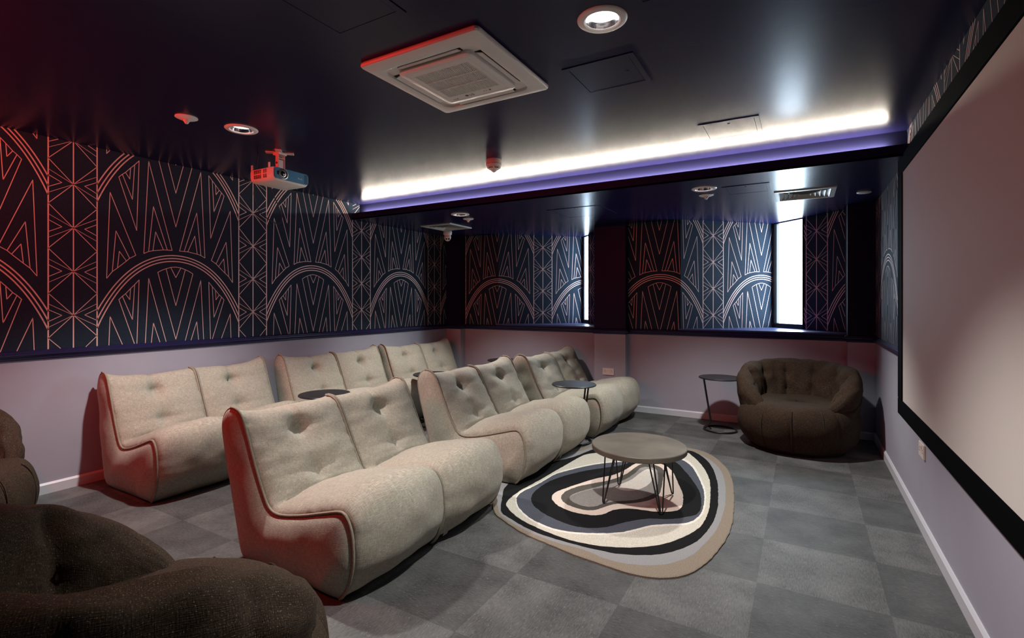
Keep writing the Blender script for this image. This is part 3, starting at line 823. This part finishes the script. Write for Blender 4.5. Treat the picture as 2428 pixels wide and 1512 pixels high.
# ------------------------------------------------------------------ rug
RK = lambda pts: [px(1160 + a / 3.978, 1000 + b / 3.978, .012)[:2] for a, b in pts]
rug_bands = [
 ('beige_edge', (0.27, 0.225, 0.175), RK([(55, 850), (150, 930), (300, 1030), (480, 1110), (660, 1185), (850, 1260), (1000, 1310), (1200, 1380), (1400, 1435), (1600, 1462), (1780, 1450), (1900, 1415), (2010, 1350), (2120, 1250), (2220, 1120), (2280, 1000), (2305, 850), (2310, 700), (2300, 580), (2260, 460), (2190, 380), (2100, 310), (1990, 265), (1870, 240), (1650, 205), (1450, 180), (1250, 165), (1050, 165)]) + [(-1.74, 4.30), (-1.88, 4.05), (-1.97, 3.7), (-1.99, 3.35), (-1.93, 3.06), (-1.825, 2.87)]),
 ('grey_band', (0.30, 0.30, 0.305), RK([(95, 855), (170, 918), (320, 1010), (490, 1085), (680, 1150), (880, 1200), (1100, 1290), (1300, 1335), (1500, 1352), (1700, 1335), (1900, 1260), (2050, 1130), (2150, 1000), (2210, 850), (2230, 700), (2220, 560), (2180, 450), (2100, 370), (2000, 310), (1880, 265), (1650, 228), (1450, 205), (1250, 188), (1050, 190)]) + [(-1.70, 4.20), (-1.84, 4.0), (-1.92, 3.68), (-1.94, 3.35), (-1.89, 3.07), (-1.79, 2.88)]),
 ('black_band', (0.012, 0.012, 0.013), RK([(110, 840), (180, 898), (300, 972), (480, 1055), (700, 1125), (880, 1172), (1000, 1200), (1200, 1240), (1450, 1255), (1650, 1240), (1850, 1180), (2000, 1090), (2100, 960), (2150, 830), (2160, 700), (2150, 560), (2110, 440), (2040, 350), (1950, 290), (1875, 268), (1650, 245), (1450, 228), (1250, 215), (1080, 235), (960, 265)]) + [(-1.70, 3.98), (-1.82, 3.7), (-1.87, 3.4), (-1.85, 3.1), (-1.76, 2.90)]),
 ('cream_band', (0.62, 0.585, 0.50), RK([(165, 760), (190, 830), (300, 920), (480, 1010), (700, 1095), (900, 1145), (1100, 1175), (1350, 1185), (1600, 1160), (1800, 1100), (1950, 1020), (2020, 950), (2070, 830), (2085, 700), (2080, 560), (2040, 460), (1970, 370), (1900, 310), (1860, 290), (1650, 262), (1450, 250), (1250, 250), (1060, 285), (900, 310), (760, 385), (610, 470)]) + [(-1.70, 3.30), (-1.72, 3.05)]),
 ('white_line', (0.80, 0.76, 0.68), RK([(248, 740), (262, 805), (335, 888), (446, 960), (620, 1027), (800, 1057), (1000, 1067), (1200, 1062), (1352, 1037), (1502, 997), (1652, 982), (1855, 972), (1960, 930), (2022, 855), (2042, 760), (2042, 655), (2002, 545), (1942, 432), (1880, 370), (1800, 340), (1650, 322), (1480, 330), (1290, 362), (1080, 380), (900, 410), (700, 458), (610, 490), (470, 570), (330, 640), (268, 680)])),
 ('slate_band', (0.085, 0.092, 0.115), RK([(258, 735), (274, 798), (344, 876), (452, 945), (622, 1010), (800, 1041), (1000, 1051), (1200, 1046), (1348, 1021), (1498, 981), (1650, 966), (1848, 956), (1946, 916), (2006, 846), (2026, 760), (2026, 662), (1986, 553), (1926, 444), (1866, 386), (1790, 352), (1650, 336), (1480, 344), (1295, 374), (1080, 392), (900, 422), (700, 472), (612, 502), (474, 582), (334, 650), (274, 692)])),
 ('black_inner_band', (0.012, 0.012, 0.013), RK([(395, 740), (420, 790), (490, 850), (600, 910), (750, 970), (900, 1000), (1100, 995), (1300, 945), (1500, 915), (1700, 920), (1850, 900), (1960, 870), (2000, 790), (1990, 680), (1930, 570), (1850, 470), (1770, 390), (1690, 362), (1560, 356), (1420, 362), (1320, 385), (1250, 410), (1050, 440), (850, 475), (650, 530), (520, 590), (420, 670)])),
 ('peach_band', (0.72, 0.60, 0.52), RK([(590, 720), (605, 750), (660, 800), (780, 850), (900, 875), (1000, 885), (1090, 870), (1170, 835), (1300, 820), (1450, 835), (1560, 850), (1700, 850), (1790, 830), (1825, 780), (1825, 680), (1790, 600), (1760, 530), (1720, 460), (1650, 410), (1550, 385), (1450, 385), (1370, 400), (1290, 450), (1180, 500), (1000, 540), (850, 585), (720, 630), (620, 670)])),
 ('umber_band', (0.10, 0.092, 0.080), RK([(680, 730), (720, 775), (800, 810), (900, 835), (1000, 835), (1080, 810), (1180, 780), (1300, 775), (1430, 760), (1530, 735), (1600, 690), (1625, 620), (1640, 540), (1650, 470), (1610, 430), (1540, 405), (1450, 400), (1380, 430), (1300, 490), (1150, 550), (1000, 580), (850, 610), (740, 650), (690, 690)])),
 ('grey_centre', (0.32, 0.30, 0.28), RK([(765, 740), (830, 780), (920, 805), (1010, 800), (1080, 775), (1200, 755), (1350, 745), (1480, 715), (1560, 670), (1590, 580), (1590, 500), (1570, 450), (1500, 430), (1430, 440), (1360, 500), (1250, 560), (1050, 610), (850, 665), (770, 700)])),
 ('white_centre', (0.75, 0.71, 0.63), RK([(1200, 630), (1300, 655), (1420, 640), (1510, 590), (1550, 520), (1540, 460), (1480, 455), (1420, 490), (1340, 550), (1230, 600)])),
]
rug = thing('rug', 'freeform shag rug with nested black, slate, cream and beige rings under the coffee table', 'rug', (-1.1, 3.4, 0))
rnd = random.Random(4)
for k, (nm, col, pts) in enumerate(rug_bands):
    c = catmull([(x, y) for x, y in pts], 220, closed=True)
    # tufted edge: a slight unevenness
    poly = [(p.x + rnd.uniform(-.002, .002) + 1.1, p.y + rnd.uniform(-.002, .002) - 3.4) for p in c]
    zt = .011 + .0007 * k
    bm_ = MB(); n = len(poly)
    cxm = sum(p[0] for p in poly) / n; cym = sum(p[1] for p in poly) / n
    inset = [(x + (cxm - x) * .006, y + (cym - y) * .006) for x, y in poly]
    z0 = .0005 if k == 0 else zt - .003
    bm_.v = [(x, y, z0) for x, y in poly] + [(x, y, zt - (.003 if k == 0 else .0004)) for x, y in poly] + [(x, y, zt) for x, y in inset]
    for i in range(n):
        j = (i + 1) % n
        bm_.f += [(i, j, n + j, n + i), (n + i, n + j, 2 * n + j, 2 * n + i)]
    bm_.f += [tuple(range(2 * n, 3 * n)), tuple(reversed(range(n)))]
    ob = bm_.build(nm, pile_mat('pile_' + nm, col), rug)

# ------------------------------------------------------------------ coffee table
t = thing('coffee_table', 'low round coffee table with taupe concrete top and black hairpin legs', 'coffee table', (-.953, 3.338, 0))
MB().lathe([(0, .385), (.306, .385), (.310, .381), (.310, .354), (.306, .350), (0, .350)], 72).build('table_top', 'concrete', t, smooth='auto')
for k in range(4):
    a = math.radians(45 + 90 * k + 2)
    R = Matrix.Rotation(a, 4, 'Z')
    zf = .0300
    foot = Vector((.262, 0, zf))
    pl = []
    for s in (-1, 0, 1):
        top = Vector((.215 if s else .165, .062 * s if s else 0, .352))
        pl.append(top)
    lg = MB()
    f1, f2 = foot + Vector((0, -.010, 0)), foot + Vector((0, .010, 0))
    path = [pl[0], pl[0].lerp(f1, .97), f1 + Vector((.0, .002, -.004)), foot + Vector((0, 0, -.007)), f2 + Vector((0, -.002, -.004)), pl[2].lerp(f2, .97), pl[2]]
    lg.tube([R @ p for p in path], .0048, 8)
    lg.tube([R @ pl[1], R @ (foot + Vector((-.004, 0, -.004)))], .0048, 8)
    lg.v = [(x, y, z) for x, y, z in lg.v]
    leg = lg.build('leg', 'black_metal', t, smooth='auto')
    MB().box(.15, .25, -.065, .065, .3475, .3505, R).build('mounting_plate', 'black_metal', leg)

# ------------------------------------------------------------------ side tables
def side_table(loc, rz, label):
    t = thing('side_table', label, 'side table', loc, rz, 'small round black side tables')
    zt, rt, rb = .555, .212, .160
    MB().lathe([(0, zt), (rt - .004, zt), (rt, zt - .004), (rt, zt - .011), (rt - .004, zt - .014), (0, zt - .014)], 56).build('table_top', 'black_top', t, smooth='auto')
    ring = [(rb * math.cos(2 * PI * k / 48), rb * math.sin(2 * PI * k / 48), .010) for k in range(48)]
    MB().tube(ring, .0095, 10, closed=True).build('base_ring', 'black_metal', t, smooth=True)
    for s in (-1, 1):
        y = .022 * s
        p = catmull([(-rb * .985, y, .012), (-rb + .025, y, .035), (-rb + .062, y, .085), (-rb + .064, y, .115), (-rb + .035, y, .30), (-rb - .002, y, zt - .014)], 30)
        MB().tube(p, .0085, 8).build('leg', 'black_metal', t, smooth=True)
    MB().box(-rb - .02, -rb + .09, -.045, .045, zt - .018, zt - .0135).build('top_plate', 'black_metal', t)
    return t
st0 = side_table((-.745, 5.62, 0), 0.25, 'round black side table with ring base beside the dark armchair')
dup(st0, 'round black side table between the first and second sofas along the patterned wall', (-3.55, 2.91, 0), 2.6)
dup(st0, 'round black side table between the second and third sofas along the patterned wall', (-3.50, 4.30, 0), 2.2)
dup(st0, 'round black side table between the two far sofas of the front row', (-1.90, 4.46, 0), math.radians(240))
dup(st0, 'round black side table against the window wall past the corner sofa', (-3.52, 5.82, 0), .4)

# ------------------------------------------------------------------ beige double bean sofas
def sofa(name, label, loc, W, sx, sz, seed, group):
    t = thing(name, label, 'sofa', loc, 0, group)
    front = [(-.085, .004), (-.035, .07), (-.003, .17), (0, .25), (-.012, .33), (-.045, .385), (-.085, .393), (-.18, .368), (-.32, .328), (-.45, .298), (-.54, .290), (-.598, .312), (-.64, .37), (-.70, .48), (-.775, .64), (-.825, .735), (-.865, .768), (-.92, .776)]
    rear = [(-.085, .004), (-.30, .003), (-.55, .003), (-.77, .004), (-.815, .03), (-.865, .165), (-.92, .36), (-.965, .51), (-.998, .65), (-.992, .71), (-.960, .757), (-.92, .776)]
    fr = catmull([(x * sx, z * sz) for x, z in front], 73)
    # rear chain is sampled so that it pairs sensibly with the front chain
    ra = catmull([(x * sx, z * sz) for x, z in rear[:2]], 24); rb_ = catmull([(x * sx, z * sz) for x, z in rear[1:5]], 21); rc = catmull([(x * sx, z * sz) for x, z in rear[4:]], 30)
    re = ra[:-1] + rb_[:-1] + rc
    nf = len(fr); re = (re + [re[-1]] * nf)[:nf]; re[-1] = fr[-1].copy()
    loop = fr + list(reversed(re))[1:-1]
    n = len(loop)
    # outward normals and puffing amounts
    nor, amp = [], []
    for i in range(n):
        a, b = loop[i - 1], loop[(i + 1) % n]; d = (b - a)
        d = d.normalized() if d.length > 1e-9 else Vector((1, 0)); nor.append(Vector((d.y, -d.x)))
    lens = [0.0]
    for i in range(n): lens.append(lens[-1] + (loop[(i + 1) % n] - loop[i]).length)
    fl_ = lens[nf - 1]
    for i in range(n):
        if i < nf:
            s = lens[i] / fl_
            key = [(0, .0), (.05, .030), (.12, .072), (.20, .088), (.26, .098), (.33, .100), (.45, .110), (.52, .104), (.57, .088), (.64, .062), (.78, .058), (.92, .034), (1, .002)]
        else:
            s = (lens[i] - fl_) / (lens[n] - fl_)
            key = [(0, .002), (.08, .018), (.25, .03), (.42, .015), (.47, 0), (1, 0)]
        for (a, va), (b, vb) in zip(key, key[1:]):
            if a <= s <= b: amp.append(va + (vb - va) * (s - a) / (b - a)); break
        else: amp.append(0)
    # turn normals outward
    ctr = Vector((-.55 * sx, .25 * sz))
    area = sum(loop[i].x * loop[(i + 1) % n].y - loop[(i + 1) % n].x * loop[i].y for i in range(n))
    if area < 0: nor = [-v for v in nor]
    rnd = random.Random(seed); off = Vector((rnd.uniform(-50, 50), rnd.uniform(-50, 50), rnd.uniform(-50, 50)))
    mod = W / 2
    for half in range(2):
        y0 = half * mod
        NY = 40; rows, uvs = [], []
        jt = rnd.uniform(-.04, .04)
        tuft = [(.70, .50 + jt, .012), (.875, .50 + jt, .034)]
        for i in range(n):
            row = []
            for j in range(NY + 1):
                v = .5 - .5 * math.cos(PI * j / NY)
                g = max(0, math.sin(PI * v)) ** .44
                dist = min(v, 1 - v) * mod
                d = amp[i] * g
                s = lens[i] / fl_ if i < nf else -1
                if s > .56:
                    for ts, tv, td in tuft:
                        r2 = ((s - ts) * fl_ / .060) ** 2 + ((v - tv) * mod / .055) ** 2
                        d -= td * math.exp(-r2) + .30 * td * math.exp(-r2 / 9)
                    cr = math.exp(-((v - .5) * mod / .018) ** 2) * (1 if s > .64 else 0) * (.5 + .5 * math.cos((s - .875) * 30) if s < .9 else 1)
                    d -= .009 * cr
                    d -= .010 * math.exp(-((s - .70) * fl_ / .018) ** 2) * (1 - abs(2 * v - 1))
                if s > .56:
                    for ts, tv, td in tuft:
                        r2 = ((s - ts) * fl_ / .034) ** 2 + ((v - tv) * mod / .034) ** 2
                        d -= td * math.exp(-r2) + .35 * td * math.exp(-r2 / 12)
                        # pulled folds running out of each button
                        d -= .010 * math.exp(-((s - ts) * fl_ / .012) ** 2) * math.exp(-abs(v - tv) * mod / .13)
                    if s > .66:
                        d -= .013 * math.exp(-((v - .5 - jt) * mod / .014) ** 2) * (1 if s > .865 else .55 + .45 * math.cos((s - .865) * 38))
                wr_ = noise.noise(Vector((lens[i] * 26, (y0 + 3) * 2.0, 0)) + off) * .008 * math.exp(-dist / .055) * (1 if i < nf else .6)
                wr_ += noise.noise(Vector((lens[i] * 5, (y0 + v * mod) * 5, 3)) + off) * .010 * g
                wr_ += noise.noise(Vector((lens[i] * 13, (y0 + v * mod) * 9, 7)) + off) * .0080 * g
                d -= .050 * math.exp(-((s - .612) * fl_ / .020) ** 2) * g ** 2 if i < nf else 0
                if .40 < s < .62:     # gathers where the seat meets the back
                    wr_ += .0055 * noise.noise(Vector(((y0 + v * mod) * 42 + lens[i] * 9, lens[i] * 5, 11)) + off) * math.exp(-abs(s - .59) / .06)
                if 0 < s < .30:
                    wr_ += .004 * noise.noise(Vector(((y0 + v * mod) * 6, lens[i] * 34, 15)) + off) * math.exp(-dist / .16)
                if amp[i] == 0: wr_ = 0
                p = loop[i] + nor[i] * (d + wr_)
                zz = p.y
                if zz > .42 * sz:    # the top edge sags between its pulled-up corners
                    e = min(y0 + v * mod, W - y0 - v * mod)
                    zz -= (zz - .42 * sz) / (.36 * sz) * (.034 * (1 - math.exp(-e / .07)) + .012 * g)
                zz = max(.003, zz)
                row.append((p.x, y0 + v * mod, zz)); uvs.append((lens[i], y0 + v * mod))
            rows.append(row)
        m = MB().grid(rows, closed_u=True)
        m.build('cushion', 'beige_cloth', t, smooth=True, uv=uvs)
    # padded side panels
    for side, yy, sg in ((0, 0, -1), (1, W, 1)):
        rows, uvs = [], []
        for i in range(nf):
            row = []
            for j in range(15):
                s = j / 14; p = fr[i].lerp(re[i], s)
                wdt = (fr[i] - re[i]).length
                pf = (math.sin(PI * s) ** .6) * min(.055, wdt * .16)
                pf += noise.noise(Vector((p.x * 7, p.y * 7, side * 9)) + off) * .012 * math.sin(PI * s)
                pf += noise.noise(Vector((p.x * 6, p.y * 34, side * 5 + 2)) + off) * .007 * math.sin(PI * s) * max(0, (s - .25))
                row.append((p.x, yy + sg * pf, p.y)); uvs.append((p.x, p.y))
            rows.append(row)
        MB().grid(rows).build('side_panel', 'beige_cloth', t, smooth=True, uv=uvs)
    # piping
    for yy, k in ((0, -.004), (mod, -.0085), (mod, .0085), (W, .004)):
        sag = lambda z: z - (max(0, z - .42 * sz) / (.36 * sz) * .044 if yy == mod else 0)
        o_ = .016 if yy == mod else .004
        pts = [(p.x + nv.x * o_, yy + k, max(.007, sag(p.y) + nv.y * o_)) for p, nv in zip(fr, nor)]
        m = MB().tube(pts, .0072, 7)
        m.build('piping', 'beige_piping', t, smooth=True, uv=[(v[0] + v[2], v[1]) for v in m.v])
    for yy in (0, W):
        pts = [(p.x, yy, max(.007, p.y)) for p in re[44:]]
        m = MB().tube(pts, .0065, 7)
        m.build('piping', 'beige_piping', t, smooth=True, uv=[(v[0] + v[2], v[1]) for v in m.v])
    if seed in (1, 2):
        Tt = Matrix.Translation((-.030, mod + .09, .050)) @ Matrix.Rotation(math.radians(24), 4, 'Y')
        MB().box(-.001, .001, -.02, .02, -.034, 0, Tt).build('care_tag', 'tag', t)
    return t
G1, G2 = 'sofas of the front row', 'sofas along the patterned wall'
sofa('bean_sofa', 'beige tweed double bean sofa nearest the viewer in the front row, red-lit on its side', (-1.715, 1.56, 0), 1.24, 1, 1, 1, G1)
sofa('bean_sofa', 'beige tweed double bean sofa in the middle of the front row, beside the rug', (-1.725, 3.16, .012), 1.21, 1, 1, 2, G1)
sofa('bean_sofa', 'beige tweed double bean sofa at the far end of the front row, nearest the windows', (-1.700, 4.66, 0), 1.23, 1, 1, 3, G1)
sofa('bean_sofa', 'beige tweed double bean sofa against the patterned wall, nearest the viewer', (-3.675, 1.68, 0), 1.22, .865, 1.055, 4, G2)
sofa('bean_sofa', 'beige tweed double bean sofa against the patterned wall, middle of three', (-3.675, 3.12, 0), 1.24, .865, 1.055, 5, G2)
sofa('bean_sofa', 'beige tweed double bean sofa against the patterned wall in the far corner', (-3.675, 4.50, 0), 1.24, .865, 1.055, 6, G2)

# ------------------------------------------------------------------ brown tub armchairs
def armchair(label, loc, rz, seed, s=1.0):
    """faces local -Y"""
    t = thing('bean_armchair', label, 'armchair', loc, rz, 'dark brown tub armchairs')
    t.scale = (s, s, s)
    rnd = random.Random(seed); off = Vector((rnd.uniform(-50, 50), rnd.uniform(-50, 50), 0))
    prof = catmull([(.30, .006), (.39, .012), (.455, .055), (.503, .14), (.520, .23), (.512, .32), (.485, .39), (.43, .432), (.32, .450), (.15, .446), (.01, .440)], 44)
    rows, uvs = [], []
    NA = 160
    for r, z in [(p.x, p.y) for p in prof]:
        row = []
        for k in range(NA + 1):
            a = 2 * PI * k / NA
            seam = min(abs(((a / (2 * PI) * 8 + .5) % 1) - .5) / 8 * 2 * PI * .45, 1)
            rr = r - (.012 * math.exp(-(seam / .012) ** 2) if .05 < z and r > .2 else 0)
            rr += noise.noise(Vector((math.cos(a) * 3.5, math.sin(a) * 3.5, z * 6)) + off) * .012 * (r > .1)
            row.append((rr * math.cos(a), rr * math.sin(a) * .97, max(.004, z + (noise.noise(Vector((rr * math.cos(a) * 6, rr * math.sin(a) * 6, 2)) + off) * .012 if z > .4 else 0))))
            uvs.append((a * .5, z + (.5 - r if z > .4 else 0)))
        rows.append(row)
    MB().grid(rows).build('seat_cushion', 'brown_cloth', t, smooth=True, uv=uvs)
    # wrap-around back and arms
    NP = 140; AM = math.radians(142); rows, uvs = [], []; NC = 56
    for i in range(NP + 1):
        f = -1 + 2 * i / NP; a = f * AM; af = abs(f)
        top = .800 - .13 * af ** 2 - .225 * (max(0, af - .52) / .48) ** 1.3
        bot = .30 - .02 * af
        thick = .100 - .015 * max(0, af - .6) / .4
        R = .405 - .03 * max(0, af - .75) / .25
        lean = .055 * (1 - af ** 2) + .015
        endt = min(1.0, (1 - af) / .26); endt = math.sqrt(max(0.0, 1 - (1 - endt) ** 2)); endt = .10 + .90 * endt
        cz = (top + bot) / 2; hz = (top - bot) / 2
        row = []
        for k in range(NC):
            ph = 2 * PI * k / NC
            cx_ = math.copysign(abs(math.cos(ph)) ** .75, math.cos(ph)); sz_ = math.copysign(abs(math.sin(ph)) ** .8, math.sin(ph))
            rad = R + cx_ * thick * endt + lean * (sz_ * .5 + .5)
            z = cz + sz_ * hz * endt + (1 - endt) * .02
            if cx_ < 0:   # inside: buttoned panels
                for tz in (.50, .66):
                    for q_ in (-.62, -.37, -.125, .125, .37, .62):
                        dd = ((z - tz) / .045) ** 2 + ((f - q_) * AM * R / .045) ** 2
                        rad += .030 * math.exp(-dd)
                for q_ in (-.62, -.37, -.125, .125, .37, .62):
                    rad += (.016 * math.exp(-((f - q_) * AM * R / .012) ** 2) + .012 * math.exp(-((f - q_) * AM * R / .04) ** 2)) * (-cx_)
                rad += .012 * math.exp(-((z - .58) / .012) ** 2)
            rad += noise.noise(Vector((a * 3, z * 7, 1)) + off) * .018 + noise.noise(Vector((a * 8, z * 22, 4)) + off) * .006
            if cx_ > -.3:
                for q_ in (-.86, -.60, -.34, 0, .34, .60, .86): rad -= .007 * math.exp(-((f - q_) * AM * R / .010) ** 2) + .006 * math.exp(-((f - q_) * AM * R / .05) ** 2)
            wr_ = math.exp(-(1 - af) / .08)
            rad += wr_ * .012 * noise.noise(Vector((k * .6, af * 4, 5)) + off)
            # direction 0 is the back (+Y)
            row.append((rad * math.sin(a), rad * math.cos(a) * .97, z + noise.noise(Vector((a * 4, ph * 2, 9)) + off) * .014 - (.003 * sum(math.exp(-((f - q_) * AM * R / .022) ** 2) for q_ in (-.86, -.60, -.34, 0, .34, .60, .86)) if sz_ > .3 else 0)))
            uvs.append((a * R, ph * .18))
        rows.append(row)
    m = MB(); n = NC
    m.v = [p for r in rows for p in r]
    for i in range(NP):
        for k in range(n): m.f.append((i * n + k, i * n + (k + 1) % n, (i + 1) * n + (k + 1) % n, (i + 1) * n + k))
    m.f += [tuple(range(n)), tuple(reversed(range(NP * n, (NP + 1) * n)))]
    m.build('wraparound_back', 'brown_cloth', t, smooth=True, uv=uvs)
    for q_ in (-.5, 0, .5):     # seam cords on the front of the base
        a = -PI / 2 + q_
        pts = [((p.x + .001) * math.cos(a), (p.x + .001) * math.sin(a) * .97, p.y) for p in prof[5:25]]
        m = MB().tube(pts, .0035, 6); m.build('seam_cord', 'brown_piping', t, smooth=True, uv=[(v[0], v[2]) for v in m.v])
    MB().lathe([(0, 0), (.40, 0), (.41, .01), (.30, .02), (0, .02)], 40).build('base', 'black_base', t)
    return t
armchair('dark brown tub bean armchair in the corner under the right-hand window', (-.05, 5.37, 0), math.radians(-4), 11, .96)
armchair('dark brown tub bean armchair cut off by the left edge, against the patterned wall', (-4.04, .66, 0), math.radians(125), 12)
armchair('dark brown tub bean armchair in the bottom left foreground, cut off by the frame', (-1.58, .66, 0), math.radians(186), 13)
